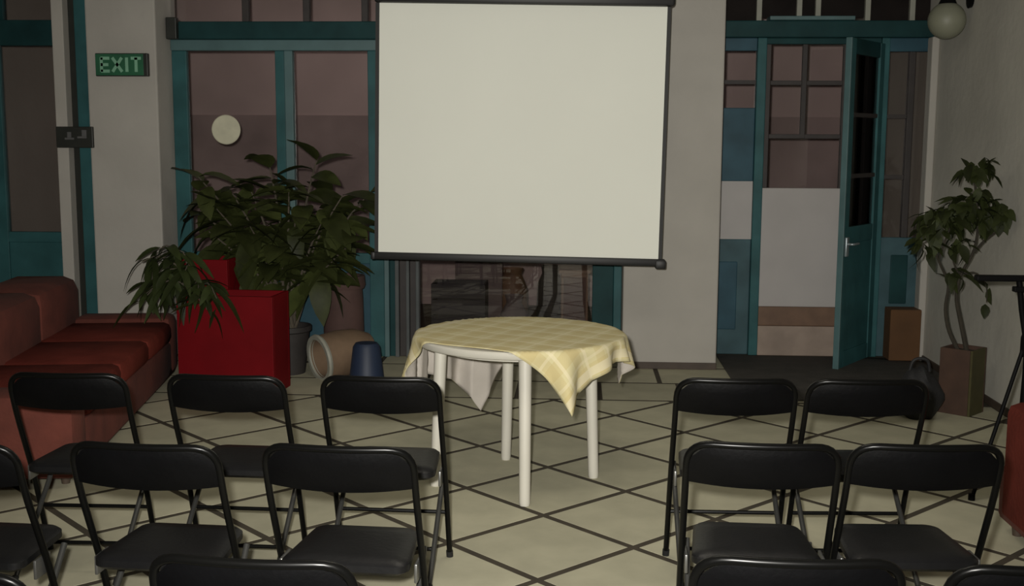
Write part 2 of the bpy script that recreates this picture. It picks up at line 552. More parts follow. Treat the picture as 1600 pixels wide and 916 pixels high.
# ---- door_2: teal door set in the recess at right
d2 = structure('door_2', 'teal glazed doors with white lower panel in the right recess', 'door')
y = YD
part('header', M['teal_dark'], d2, 1.036, XR, y - 0.09, y + 0.06, 2.445, 2.57, bev=0.008)
part('header_cap', M['teal_pale'], d2, 1.43, 2.06, y - 0.12, y + 0.06, 2.57, 2.60, bev=0.004)
part('post', M['teal'], d2, 1.355, 1.425, y - 0.06, y + 0.03, 0, 2.445, bev=0.006)
# left sidelight
part('top_rail', M['teal_blue'], d2, 1.036, 1.355, y - 0.03, y + 0.03, 2.35, 2.445, bev=0.004)
part('middle_panel', M['teal_blue'], d2, 1.036, 1.355, y - 0.025, y + 0.025, 1.36, 1.92, bev=0.006)
part('kick_panel', M['teal_kick'], d2, 1.036, 1.355, y - 0.02, y + 0.02, 0.0, 0.91, bev=0.006)
part('inset_panel', M['teal_blue'], d2, 1.10, 1.255, y - 0.032, y - 0.018, 0.20, 0.735, bev=0.006)
part('glazing_bar', M['muntin'], d2, 1.036, 1.355, y - 0.015, y + 0.015, 2.10, 2.13)
pane(d2, 1.036, 1.355, 1.92, 2.35, y)
part('lower_panel', M['white_board'], d2, 1.036, 1.355, y - 0.015, y + 0.015, 0.91, 1.36)
# middle leaf
part('top_rail', M['teal_dark'], d2, 1.425, 2.045, y - 0.03, y + 0.03, 2.40, 2.445, bev=0.004)
part('stile', M['muntin'], d2, 1.425, 1.465, y - 0.02, y + 0.03, 1.31, 2.40, bev=0.004)
part('stile', M['muntin'], d2, 2.010, 2.045, y - 0.02, y + 0.03, 1.31, 2.40, bev=0.004)
part('muntin', M['muntin'], d2, 1.702, 1.738, y - 0.02, y + 0.02, 1.69, 2.40, bev=0.003)
for z in (2.11, 1.705):
    for a, b in ((1.465, 1.702), (1.738, 2.01)) if z > 2 else ((1.465, 2.01),):
        part('muntin', M['muntin'], d2, a, b, y - 0.018, y + 0.018, z - 0.017, z + 0.017, bev=0.003)
for a, b in ((1.465, 1.702), (1.738, 2.01)):
    pane(d2, a, b, 2.127, 2.40, y)
    pane(d2, a, b, 1.722, 2.093, y)
pane(d2, 1.465, 2.01, 1.31, 1.688, y)
part('lower_panel', M['white_board'], d2, 1.425, 2.045, y - 0.035, y + 0.03, 0.385, 1.31, bev=0.006)['label'] = 'plain white lower door panel'
part('bottom_rail', M['brown_rail'], d2, 1.425, 2.045, y - 0.04, y + 0.03, 0.235, 0.385, bev=0.006)['label'] = 'brown wooden bottom rail'
part('kick_board', M['pink_kick'], d2, 1.425, 2.045, y - 0.055, y + 0.03, 0.0, 0.235, bev=0.006)['label'] = 'pinkish board at the foot of the door'
# right sidelight
part('post', M['teal'], d2, 2.285, 2.345, y - 0.05, y + 0.03, 0, 2.445, bev=0.006)
part('post', M['teal_dark'], d2, 2.045, 2.085, y - 0.05, y + 0.03, 0, 2.445, bev=0.006)
part('side_board', M['teal_dark'], d2, 2.085, 2.285, y - 0.01, y + 0.03, 0, 2.445)
part('top_rail', M['teal_blue'], d2, 2.345, XR, y - 0.03, y + 0.03, 2.345, 2.445, bev=0.004)
part('kick_panel', M['teal_kick'], d2, 2.345, XR, y - 0.02, y + 0.02, 0.0, 0.935, bev=0.006)
part('inset_panel', M['teal_dark'], d2, 2.43, 2.56, y - 0.032, y - 0.018, 0.42, 0.80, bev=0.006)
part('stile', M['muntin'], d2, 2.50, 2.545, y - 0.03, y + 0.03, 0.935, 2.345, bev=0.004)
for z in (1.86, 1.40):
    part('glazing_bar', M['muntin'], d2, 2.345, 2.50, y - 0.015, y + 0.015, z - 0.015, z + 0.015)
pane(d2, 2.345, 2.50, 0.935, 2.345, y)
pane(d2, 2.545, XR, 0.935, 2.345, y)
# transoms above
tbx = [1.36, 1.66, 1.80, 2.17, 2.50]
xs = [1.036] + tbx + [XR]
for x in tbx:
    part('transom_post', M['pale_rim'], d2, x - 0.02, x + 0.02, y - 0.04, y + 0.03, 2.57 if x < 1.42 or x > 2.07 else 2.60, ZC - 0.001, bev=0.004)
for a, b in zip(xs, xs[1:]):
    part('transom_panel', M['transom_dark'], d2, a + 0.02, b - 0.02, y + 0.0, y + 0.02, 2.57 if a < 1.3 or a > 2.07 else 2.60, ZC - 0.002)

bm = BM(); box(bm, XR - 0.055, XR, YD - 0.22, YD - 0.10, 0, 2.44, bev=0.01)
structure('trim_2', 'pale plaster edge at the far end of the right wall', 'trim', bm, M['plaster'])
# ---- door_4: the leaf swung open towards the hall
hx, hy = 2.288, YD - 0.055
ex, ey = 1.905, 8.42
L = math.hypot(ex - hx, ey - hy)
d4 = structure('door_4', 'narrow teal door leaf swung open with a pale edge', 'door', loc=(hx, hy, 0))
d4.rotation_euler = (0, 0, math.atan2(ey - hy, ex - hx))
part('stile', M['teal'], d4, 0, 0.09, -0.02, 0.02, 0.01, 2.40, bev=0.004)
part('stile', M['teal'], d4, L - 0.10, L - 0.02, -0.02, 0.02, 0.01, 2.40, bev=0.004)
part('edge_strip', M['teal_pale'], d4, L - 0.02, L, -0.022, 0.022, 0.01, 2.40, bev=0.003)
part('top_rail', M['teal_dark'], d4, 0.09, L - 0.10, -0.018, 0.018, 2.29, 2.40, bev=0.004)
part('kick_panel', M['teal'], d4, 0.09, L - 0.10, -0.012, 0.012, 0.13, 0.93, bev=0.004)
part('bottom_rail', M['teal'], d4, 0.09, L - 0.10, -0.018, 0.018, 0.01, 0.13, bev=0.004)
part('lock_rail', M['teal'], d4, 0.09, L - 0.10, -0.018, 0.018, 0.93, 1.05, bev=0.004)
for z in (1.42, 1.86):
    part('glazing_bar', M['muntin'], d4, 0.09, L - 0.10, -0.015, 0.015, z - 0.015, z + 0.015)
pane(d4, 0.09, L - 0.10, 1.05, 2.29, 0.0)
bm = BM(); box(bm, L - 0.085, L - 0.03, 0.02, 0.035, 0.84, 0.98, bev=0.004)
tube(bm, arc([(L - 0.06, 0.03, 0.93), (L - 0.06, 0.075, 0.93), (L - 0.16, 0.075, 0.93)], rad=0.02), 0.009)
obj('handle', bm, M['lock'], d4, True)

# ================================================================== SIGNS
t = thing('exit_sign', 'green EXIT sign box on the white pier at left', 'sign', (-3.322, YW - 0.001, 2.115))
part('sign_box', M['sign_black'], t, -0.195, 0.195, -0.045, 0.0, 0, 0.165, bev=0.006)
part('sign_face', M['exit_green'], t, -0.19, 0.165, -0.05, -0.045, 0.006, 0.159, bev=0.001)


def letter(parent, strokes, x, z, s, y=-0.054, m=None, name='letter'):
    bm = BM()
    for (ax, az, bx, bz) in strokes:
        a = Vector((x + ax * s, 0, z + az * s)); b = Vector((x + bx * s, 0, z + bz * s))
        d = b - a; l = d.length; ang = math.atan2(d.z, d.x); wd = 0.011
        mtx = Matrix.Translation((a.x, y, a.z)) @ Matrix.Rotation(-ang, 4, 'Y')
        box(bm, -wd * .5, l + wd * .5, 0, 0.005, -wd, wd, mtx=mtx)
    return obj(name, bm, m or M['exit_letter'], parent)


s = 0.092
letter(t, [(0, 0, 0, 1), (0, 1, .6, 1), (0, .5, .5, .5), (0, 0, .6, 0)], -0.145, 0.036, s)
letter(t, [(0, 0, .7, 1), (0, 1, .7, 0)], -0.060, 0.036, s)
letter(t, [(0, 0, 0, 1)], 0.043, 0.036, s)
letter(t, [(0, 1, .7, 1), (.35, 0, .35, 1)], 0.080, 0.036, s)

t = thing('small_wall_sign', 'small black sign with faint grey marks beside the exit pier', 'sign', (-3.700, YW - 0.001, 1.595))
part('sign_board', M['sign_black'], t, -0.142, 0.135, -0.03, 0.0, 0, 0.155, bev=0.005)
for i, (x, z, w_, h_) in enumerate(((-0.055, 0.075, 0.03, 0.04), (-0.075, 0.06, 0.07, 0.014), (0.055, 0.085, 0.035, 0.045), (0.02, 0.07, 0.07, 0.014))):
    part('faint_mark', M['sign_grey'], t, x, x + w_, -0.033, -0.03, z, z + h_)

bm = BM(); lathe(bm, [(0, -0.006), (0.106, -0.006), (0.112, 0), (0.106, 0.006), (0, 0.006)], 32, Matrix.Translation((-2.68, YG - 0.011, 1.735)) @ Matrix.Rotation(PI / 2, 4, 'X'))  # disc modelled in place of a light orb from the flash
tag(obj('flash_orb', bm, M['orb_disc'], None, True), 'pale cream disc standing in for a flash orb at the window pane above the big plant', 'disc')

# ================================================================== PROJECTION SCREEN
t = thing('projection_screen', 'large white pull-down projection screen with black borders and bottom bar', 'projection screen', (-0.37, 7.70, 2.545))
t.rotation_euler = (0, 0.0155, 0)
SW, SH = 1.884, 1.645
hw = SW / 2
part('screen_fabric', M['screen'], t, -hw, hw, -0.002, 0.002, -SH, 0)
part('border', M['screen_edge'], t, -hw - 0.026, -hw, -0.0025, 0.0025, -SH - 0.012, 0)
part('border', M['screen_edge'], t, hw, hw + 0.024, -0.0025, 0.0025, -SH - 0.012, 0)
part('case', M['screen_case'], t, -hw - 0.03, hw + 0.045, -0.05, 0.05, 0.0, 0.095, bev=0.018, smooth=True)
bm = BM()
box(bm, -hw - 0.045, hw + 0.045, -0.018, 0.018, -SH - 0.050, -SH, bev=0.008)
obj('bottom_bar', bm, M['screen_case'], t, True)
bm = BM(); box(bm, hw - 0.02, hw + 0.052, -0.024, 0.024, -SH - 0.066, -SH - 0.008, bev=0.01)
obj('bar_end_cap', bm, M['screen_case'], t, True)
bm = BM(); box(bm, -hw - 0.05, -hw - 0.02, -0.022, 0.022, -SH - 0.052, -SH, bev=0.008)
obj('bar_end_cap', bm, M['screen_case'], t, True)
for sx in (-0.7, 0.7):
    bm = BM(); tube(bm, [(sx, 0, 0.09), (sx + 0.009, 0, 0.656)], 0.008, 8)
    obj('hanging_rod', bm, M['screen_case'], t, True)

# ================================================================== ROUND TABLE + CLOTH
TX, TY, TZ, TR = -0.275, 5.62, 0.72, 0.515
t = thing('round_table', 'round white plastic table under a yellow cloth', 'table', (TX, TY, 0))
bm = BM(); lathe(bm, [(0, TZ - 0.022), (TR - 0.03, TZ - 0.03), (TR - 0.008, TZ - 0.035), (TR, TZ - 0.025), (TR, TZ - 0.008), (TR - 0.008, TZ), (0, TZ)], 64)
obj('tabletop', bm, M['white_plastic'], t, True)
bm = BM(); lathe(bm, [(0.40, TZ - 0.028), (0.42, TZ - 0.06), (0.41, TZ - 0.06), (0.39, TZ - 0.028)], 48)
obj('apron', bm, M['white_plastic'], t, True)
for (lx, ly, bx, by) in ((-0.358, 5.90, -0.345, 5.88), (-0.224, 5.134, -0.228, 5.19), (0.099, 5.604, 0.075, 5.612), (-0.672, 5.412, -0.645, 5.43)):
    bm = BM()
    dx, dy = lx - TX, ly - TY
    a = math.atan2(dy, dx)
    p0 = Vector((lx - TX, ly - TY, 0)); p1 = Vector((bx - TX, by - TY, TZ - 0.03))
    tube(bm, [p0, p0 + (p1 - p0) * .02, p0 + (p1 - p0) * .5, p1], 0.027, 14, radii=[0.023, 0.026, 0.028, 0.031])
    obj('leg', bm, M['white_plastic'], t, True)

# cloth: a square sheet laid over the disc, corners hanging in folds
bm = BM()
uvl = bm.loops.layers.uv.new('UVMap')
N = 72
CF, CR, CB, CL = Vector((.36, -.72)), Vector((.77, .22)), Vector((-.44, .94)), Vector((-.90, -.05))   # corners of the sheet
grid = {}
RIM = TR + 0.006
for i in range(N + 1):
    for j in range(N + 1):
        u, v = i / N, j / N
        q2 = CF * (1 - u) * (1 - v) + CR * (1 - u) * v + CB * u * v + CL * u * (1 - v)
        x, y = q2
        r = math.hypot(x, y); th = math.atan2(y, x)
        if r <= RIM - 0.01:
            P = Vector((x, y, TZ + 0.004 + 0.0015 * math.sin(20 * u + 3 * v)))
        else:
            s_ = r - (RIM - 0.01)
            k = min(1, s_ / 0.02)
            fold = math.sin(th * 15 + 0.4 + 1.3 * math.sin(th * 2)) * min(s_, 0.3) * 0.24 + math.sin(th * 23 + 2) * min(s_, 0.25) * 0.05
            fold = max(fold, -0.015 - s_ * 0.02 + 0.0)
            rad = RIM - 0.01 + 0.012 * k + 0.05 * s_ + fold
            th2 = th + 0.10 * min(s_, .3) * math.cos(th * 15 + 0.4)
            P = Vector((rad * math.cos(th2), rad * math.sin(th2), TZ + 0.004 - max(0, s_ - 0.008) * 0.985))
        grid[i, j] = (bm.verts.new(P), (u * 1.37, v * 1.02))
for i in range(N):
    for j in range(N):
        q = [(i, j), (i, j + 1), (i + 1, j + 1), (i + 1, j)]
        f = bm.faces.new([grid[k][0] for k in q])
        for lp, k in zip(f.loops, q):
            lp[uvl].uv = grid[k][1]
cl_o = obj('tablecloth', bm, [M['plaid'], M['cloth_under']], None, 'all', (TX, TY, 0), recalc=False)
tag(cl_o, 'yellow checked square cloth draped over the round table', 'tablecloth')
sm = cl_o.modifiers.new('thickness', 'SOLIDIFY')
sm.thickness = 0.003
sm.offset = 1
sm.material_offset = 1
sm.material_offset_rim = 0

# ================================================================== FOLDING CHAIRS
HW = 0.222


def make_chair(label):
    t = thing('folding_chair', label, 'chair')
    rt = 0.011
    # inverted U: back posts running down into the front feet
    left = [(-HW, 0.285, 0.012), (-HW, 0.16, 0.36), (-HW, 0.05, 0.60), (-HW + 0.002, 0.0, 0.79)]
    pts = [(-HW, 0.275, 0.012), (-HW, 0.165, 0.36), (-HW, 0.045, 0.64), (-HW, 0.0, 0.79), (HW, 0.0, 0.79), (HW, 0.045, 0.64), (HW, 0.165, 0.36), (HW, 0.275, 0.012)]
    path = arc(pts, 7, 0.085)
    # bow the top rail backwards like the curved pad
    path = [Vector((p.x, p.y - 0.03 * max(0, 1 - (p.x / HW) ** 2) * (1 if p.z > 0.7 else 0), p.z)) for p in path]
    extra = []
    for a, b in zip(path, path[1:]):
        extra.append(a)
        if (a - b).length > 0.15 and a.z > 0.7:
            for k in range(1, 6):
                q = a.lerp(b, k / 6); q.y = -0.03 * max(0, 1 - (q.x / HW) ** 2); extra.append(q)
    extra.append(path[-1])
    bm = BM(); tube(bm, extra, rt, 10)
    obj('frame', bm, M['black_metal'], t, True)
    # curved back pad
    bm = BM()
    n = 12; m_ = 6
    vs = {}
    for s_ in (0, 1):
        for i in range(n + 1):
            for j in range(m_ + 1):
                x = -HW + 0.004 + (2 * HW - 0.008) * i / n
                fx = x / HW
                z0 = 0.662 - 0.012 * (1 - fx * fx)
                ztop = 0.785 - (0.0 if abs(fx) < 0.6 else 0.055 * ((abs(fx) - 0.6) / 0.4) ** 2.2)
                z = z0 + (ztop - z0) * j / m_
                yb = 0.045 * (0.79 - z) / 0.15 - 0.03 * (1 - fx * fx)
                bulge = 0.010 * (1 - (2 * j / m_ - 1) ** 2) ** 0.5 * (1 - abs(fx) ** 6)
                vs[s_, i, j] = bm.verts.new((x, yb + (-1 if s_ == 0 else 1) * (0.004 + bulge), z))
    for i in range(n):
        for j in range(m_):
            bm.faces.new([vs[0, i, j], vs[0, i + 1, j], vs[0, i + 1, j + 1], vs[0, i, j + 1]])
            bm.faces.new([vs[1, i, j + 1], vs[1, i + 1, j + 1], vs[1, i + 1, j], vs[1, i, j]])
    for i in range(n):
        for j in (0, m_):
            bm.faces.new([vs[0, i, j], vs[1, i, j], vs[1, i + 1, j], vs[0, i + 1, j]])
    for j in range(m_):
        for i in (0, n):
            bm.faces.new([vs[0, i, j], vs[0, i, j + 1], vs[1, i, j + 1], vs[1, i, j]])
    obj('back_pad', bm, M['black_pad'], t, True)
    # seat: tapered padded board
    bm = BM()
    outline = []
    def corner(cx, cy, r, a0):
        for k in range(6):
            a = a0 + PI / 2 * k / 5
            outline.append((cx + r * math.cos(a), cy + r * math.sin(a)))
    corner(0.175 - 0.05, 0.375 - 0.05, 0.05, 0)
    corner(-0.175 + 0.05, 0.375 - 0.05, 0.05, PI / 2)
    corner(-0.195 + 0.04, 0.04 + 0.04, 0.04, PI)
    corner(0.195 - 0.04, 0.04 + 0.04, 0.04, 1.5 * PI)
    prof = [(-0.010, 0.92), (0.002, 1.0), (0.022, 1.0), (0.032, 0.94), (0.036, 0.6), (0.036, 0.0)]
    cx, cy = 0, 0.21
    rings = []
    for dz, k in prof:
        if k == 0:
            rings.append([bm.verts.new((cx, cy, 0.394 + dz))])
        else:
            rings.append([bm.verts.new((cx + (x - cx) * k, cy + (y - cy) * k, 0.394 + dz)) for x, y in outline])
    no = len(outline)
    for A, B in zip(rings, rings[1:]):
        for k in range(no):
            if len(B) == 1: bm.faces.new((A[k], A[(k + 1) % no], B[0]))
            else: bm.faces.new((A[k], A[(k + 1) % no], B[(k + 1) % no], B[k]))
    bm.faces.new(rings[0][::-1])
    obj('seat', bm, M['black_seat'], t, True)
    # rear legs
    for s_ in (-1, 1):
        x = s_ * (HW - 0.026)
        bm = BM(); tube(bm, [(x, 0.31, 0.385), (x, 0.24, 0.30), (x, -0.085, 0.012)], 0.010, 10)
        leg = obj('leg', bm, M['steel_leg'], t, True)
        bm = BM(); tube(bm, [(x, -0.078, 0.022), (x, -0.096, 0.004)], 0.013, 10)
        obj('foot_cap', bm, M['rubber'], leg, True)
        bm = BM(); tube(bm, [(s_ * HW, 0.270, 0.028), (s_ * HW, 0.279, 0.0)], 0.014, 10)
        obj('foot_cap', bm, M['rubber'], t, True)
        bm = BM(); box(bm, s_ * HW - 0.005 - s_ * 0.013, s_ * HW + 0.005 - s_ * 0.013, 0.10, 0.19, 0.345, 0.405, bev=0.003)
        obj('hinge_bracket', bm, M['grey_metal'], t, True)
    bm = BM(); tube(bm, [(-HW, 0.213, 0.208), (HW, 0.213, 0.208)], 0.008, 8)
    obj('crossbar', bm, M['black_metal'], t, True)
    bm = BM(); tube(bm, [(-HW + 0.026, 0.04, 0.117), (HW - 0.026, 0.04, 0.117)], 0.008, 8)
    obj('crossbar', bm, M['black_metal'], t, True)
    return t


chairs = [
    # x, y of the back rail, turn, label
    (-0.728, 4.19, -2, 'black folding chair in the front left row, nearest the round table'),
    (-1.31, 4.17, -2, 'black folding chair in the front left row before the red planter'),
    (-1.915, 4.16, 1, 'black folding chair in the front left row beside the red sofa'),
    (0.605, 4.26, 1, 'black folding chair in the front right row, nearest the round table'),
    (1.095, 4.28, 3, 'black folding chair in the front right row before the black bag'),
    (-0.686, 3.22, -3, 'black folding chair in the second left row, nearest the aisle'),
    (-1.255, 3.20, -3, 'black folding chair in the second left row, farther from the aisle'),
    (-1.84, 3.17, -3, 'black folding chair cut by the left edge, its seat showing, second row'),
    (0.557, 3.34, -2, 'black folding chair in the second right row, nearest the aisle'),
    (1.04, 3.36, 2, 'black folding chair in the second right row, nearest the red armchair'),
    (-0.687, 2.32, -3, 'near left folding chair at the bottom edge, by the aisle'),
    (-1.335, 2.22, -8, 'near folding chair in the bottom left corner'),
    (0.485, 2.40, 0, 'near right folding chair at the bottom edge, by the aisle'),
    (1.02, 2.39, 3, 'near folding chair in the bottom right corner'),
]
G = 'black folding chairs set out in rows'
proto = make_chair(chairs[0][3])
proto['group'] = G
proto.location = (chairs[0][0], chairs[0][1], 0)
proto.rotation_euler = (0, 0, math.radians(chairs[0][2]))
for x, y, a, lab in chairs[1:]:
    dup(proto, (x, y, 0), math.radians(a), lab, G)

# ================================================================== SOFA (left) and ARMCHAIR (right)
t = thing('sofa', 'red-brown upholstered sofa along the left side', 'sofa', (-2.60, 6.62, 0), math.radians(9.0))
# local: +X is the open front, the back runs along Y at negative X
part('base', M['sofa'], t, -0.90, 0.0, -1.42, 1.17, 0.05, 0.30, bev=0.03, smooth=True)
for k in range(3):
    y0 = -1.2 + k * 0.722
    part('seat_cushion', M['sofa_light'], t, -0.66, 0.02, y0 + 0.005, y0 + 0.717, 0.295, 0.44, bev=0.045, smooth=True)
for k in range(3):
    y0 = -1.4 + k * 0.857
    part('back_cushion', M['sofa'], t, -1.10, -0.62, y0 + 0.004, y0 + 0.85, 0.28, 0.74, bev=0.09, smooth=True)
part('armrest', M['sofa'], t, -0.64, 0.01, 0.965, 1.20, 0.06, 0.47, bev=0.05, smooth=True)
part('armrest', M['sofa'], t, -0.64, 0.01, -1.44, -1.2, 0.06, 0.47, bev=0.05, smooth=True)
for fx in (-0.8, -0.08):
    for fy in (-1.3, 1.05):
        bm = BM(); lathe(bm, [(0, 0), (0.02, 0), (0.028, 0.055), (0, 0.055)], 12, Matrix.Translation((fx, fy, 0)))
        obj('foot', bm, M['baseboard'], t, True)

t = thing('armchair', 'red armchair cut by the right edge of the view', 'armchair', (2.235, 4.62, 0))
part('base', M['sofa'], t, -0.40, 0.40, -0.33, 0.33, 0.06, 0.30, bev=0.03, smooth=True)
part('seat_cushion', M['sofa_light'], t, -0.26, 0.26, -0.35, 0.22, 0.295, 0.43, bev=0.045, smooth=True)
part('back_cushion', M['sofa'], t, -0.30, 0.30, 0.16, 0.38, 0.28, 0.80, bev=0.06, smooth=True)
for s_ in (-1, 1):
    a, b = sorted((s_ * 0.25, s_ * 0.405))
    part('armrest', M['sofa_light'], t, a, b, -0.35, 0.30, 0.06, 0.585, bev=0.05, smooth=True)
    for fy in (-0.26, 0.26):
        bm = BM(); lathe(bm, [(0, 0), (0.02, 0), (0.028, 0.065), (0, 0.065)], 12, Matrix.Translation((s_ * 0.33, fy, 0)))
        obj('foot', bm, M['baseboard'], t, True)

# ================================================================== PLANTS
def leaf_mesh(name, length, width, droop, m, fold=0.25, seg=6):
    bm = BM()
    rows = []
    for i in range(seg + 1):
        s_ = i / seg
        wd = width * 0.5 * (math.sin(PI * min(1, s_ * 0.93 + 0.05)) ** 0.8) if 0 < i < seg else 0.002
        y = length * s_
        z = -droop * s_ * s_ * length
        rows.append((bm.verts.new((-wd, y, z + fold * wd)), bm.verts.new((0, y, z)), bm.verts.new((wd, y, z + fold * wd))))
    for A, B in zip(rows, rows[1:]):
        bm.faces.new((A[0], A[1], B[1], B[0])); bm.faces.new((A[1], A[2], B[2], B[1]))
    bmesh.ops.recalc_face_normals(bm, faces=bm.faces)
    me = bpy.data.meshes.new(name); bm.to_mesh(me); bm.free()
    me.materials.append(m)
    for p in me.polygons: p.use_smooth = True
    return me


def add_leaf(me, parent, base, d, twist, scale):
    o = bpy.data.objects.new('leaf', me); COL.objects.link(o); o.parent = parent
    q = Vector(d).normalized().to_track_quat('Y', 'Z')
    o.rotation_mode = 'QUATERNION'
    from mathutils import Quaternion
    o.rotation_quaternion = q @ Quaternion((0, 1, 0), twist)
    o.location = base
    o.scale = (scale,) * 3
    return o


# ---- big plant
rng = random.Random(5)
bp = thing('big_potted_plant', 'big leafy dark green plant left of the screen', 'plant', (-2.06, 8.05, 0))
bm = BM(); lathe(bm, [(0, 0), (0.12, 0), (0.155, 0.30), (0.17, 0.31), (0.17, 0.345), (0.15, 0.345), (0.145, 0.30), (0, 0.30)], 24)
pot = obj('pot', bm, M['dark_pot'], bp, True)
bm = BM(); lathe(bm, [(0, 0.299), (0.143, 0.299), (0.10, 0.312), (0, 0.318)], 20)
obj('soil', bm, M['soil'], pot, True)
leafA = [leaf_mesh('leaf', 0.25, 0.14, dr, M['leaf_dark']) for dr in (0.25, 0.5, 0.85)]
stems = [
    # tips in local coordinates (x, y, z): X spans the foliage between the pier and the screen
    (-0.60, -0.05, 1.40), (-0.38, 0.02, 1.28), (-0.13, 0.08, 1.50), (0.05, -0.08, 1.30), (0.22, 0.05, 1.52), (0.42, -0.02, 1.28),
    (0.60, 0.06, 1.30), (0.28, -0.12, 1.08), (0.52, 0.0, 0.98), (-0.22, -0.12, 1.06), (0.02, -0.18, 0.92), (0.18, 0.1, 0.80),
    (0.36, -0.14, 0.82), (-0.12, 0.0, 0.76), (-0.46, -0.1, 1.18), (0.10, -0.1, 1.14), (-0.64, 0.05, 1.30), (-0.62, 0.02, 1.16), (-0.52, -0.1, 1.02), (-0.28, 0.1, 1.32), (0.44, 0.08, 1.12)]
for k, tip in enumerate(stems):
    tip = Vector(tip)
    b = Vector((rng.uniform(-.06, .06), rng.uniform(-.05, .05), 0.305))
    mid = Vector((tip.x * 0.35 + b.x * .3, tip.y * .3, 0.3 + (tip.z - 0.3) * 0.62))
    path = [b + (mid - b) * 0, *[((1 - u) ** 2) * b + 2 * u * (1 - u) * mid + u * u * tip for u in (0.2, 0.4, 0.6, 0.8, 1.0)]]
    bm = BM(); tube(bm, path, 0.008, 6, radii=[0.012, 0.011, 0.010, 0.009, 0.007, 0.004])
    obj('stem', bm, M['stem'], bp, True)
    nl = 14
    for i in range(nl):
        u = 1 - (i / nl) * (0.55 if tip.z > 0.9 else 0.45)
        p = ((1 - u) ** 2) * b + 2 * u * (1 - u) * mid + u * u * tip
        a = i * 2.4 + k * 1.1
        d = Vector((math.cos(a), math.sin(a) * 0.6, rng.uniform(-0.45, 0.65)))
        add_leaf(leafA[rng.randrange(3)], bp, p, d, rng.uniform(-.5, .5), rng.uniform(0.85, 1.3))

# ---- red planters
rp = thing('red_planter', 'wide bright red box planter behind the front left chairs', 'planter', (-2.27, 7.46, 0), math.radians(-4))


def planter(t, w_, d_, h_):
    bm = BM()
    box(bm, -w_ / 2, w_ / 2, -d_ / 2, -d_ / 2 + 0.025, 0, h_, bev=0.004)
    box(bm, -w_ / 2, w_ / 2, d_ / 2 - 0.025, d_ / 2, 0, h_, bev=0.004)
    box(bm, -w_ / 2, -w_ / 2 + 0.025, -d_ / 2 + 0.025, d_ / 2 - 0.025, 0, h_, bev=0.004)
    box(bm, w_ / 2 - 0.025, w_ / 2, -d_ / 2 + 0.025, d_ / 2 - 0.025, 0, h_, bev=0.004)
    box(bm, -w_ / 2 + 0.02, w_ / 2 - 0.02, -d_ / 2 + 0.02, d_ / 2 - 0.02, 0.02, 0.05)
    obj('box_shell', bm, M['red'], t)
    part('soil', M['soil'], t, -w_ / 2 + 0.026, w_ / 2 - 0.026, -d_ / 2 + 0.026, d_ / 2 - 0.026, 0.05, h_ - 0.04, bev=0.01)


planter(rp, 0.65, 0.34, 0.655)
rp2 = thing('tall_red_planter', 'taller narrow red box planter behind the wide red planter', 'planter', (-2.545, 7.87, 0), math.radians(-3))
planter(rp2, 0.34, 0.30, 0.845)
# drooping plant rooted in the wide red planter
dp = thing('drooping_plant', 'smaller plant with drooping leaves hanging over the red planter', 'plant', (-2.48, 7.40, 0.612))
leafB = [leaf_mesh('leaf', 0.20, 0.055, dr, M['leaf_small']) for dr in (0.5, 0.9, 1.3)]
dtips = [(-0.34, -0.05, 0.10), (-0.34, -0.1, 0.26), (-0.26, -0.02, 0.33), (-0.36, -0.08, 0.0), (-0.14, -0.05, 0.30), (-0.30, -0.14, 0.06), (0.06, -0.18, 0.10), (0.12, -0.22, -0.03), (0.18, -0.2, 0.04), (0.08, -0.24, 0.03), (-0.18, -0.15, 0.18), (-0.05, -0.12, 0.2)]
for k, tip in enumerate(dtips):
    tip = Vector(tip)
    b = Vector((rng.uniform(-.05, .03), rng.uniform(-.02, .03), 0.0))
    mid = Vector((tip.x * 0.45, tip.y * 0.5, max(tip.z, 0.1) + 0.14))
    path = [((1 - u) ** 2) * b + 2 * u * (1 - u) * mid + u * u * tip for u in (0, 0.2, 0.4, 0.6, 0.8, 1.0)]
    bm = BM(); tube(bm, path, 0.006, 6, radii=[0.008, 0.007, 0.006, 0.005, 0.004, 0.003])
    obj('stem', bm, M['stem'], dp, True)
    for i in range(9):
        u = 1 - i / 9 * 0.65
        p = ((1 - u) ** 2) * b + 2 * u * (1 - u) * mid + u * u * tip
        a = i * 2.4 + k
        d = Vector((math.cos(a) - 0.25, math.sin(a) * 0.6 - 0.2, rng.uniform(-0.55, 0.25)))
        add_leaf(leafB[rng.randrange(3)], dp, p, d, rng.uniform(-.5, .5), rng.uniform(0.65, 1.1))

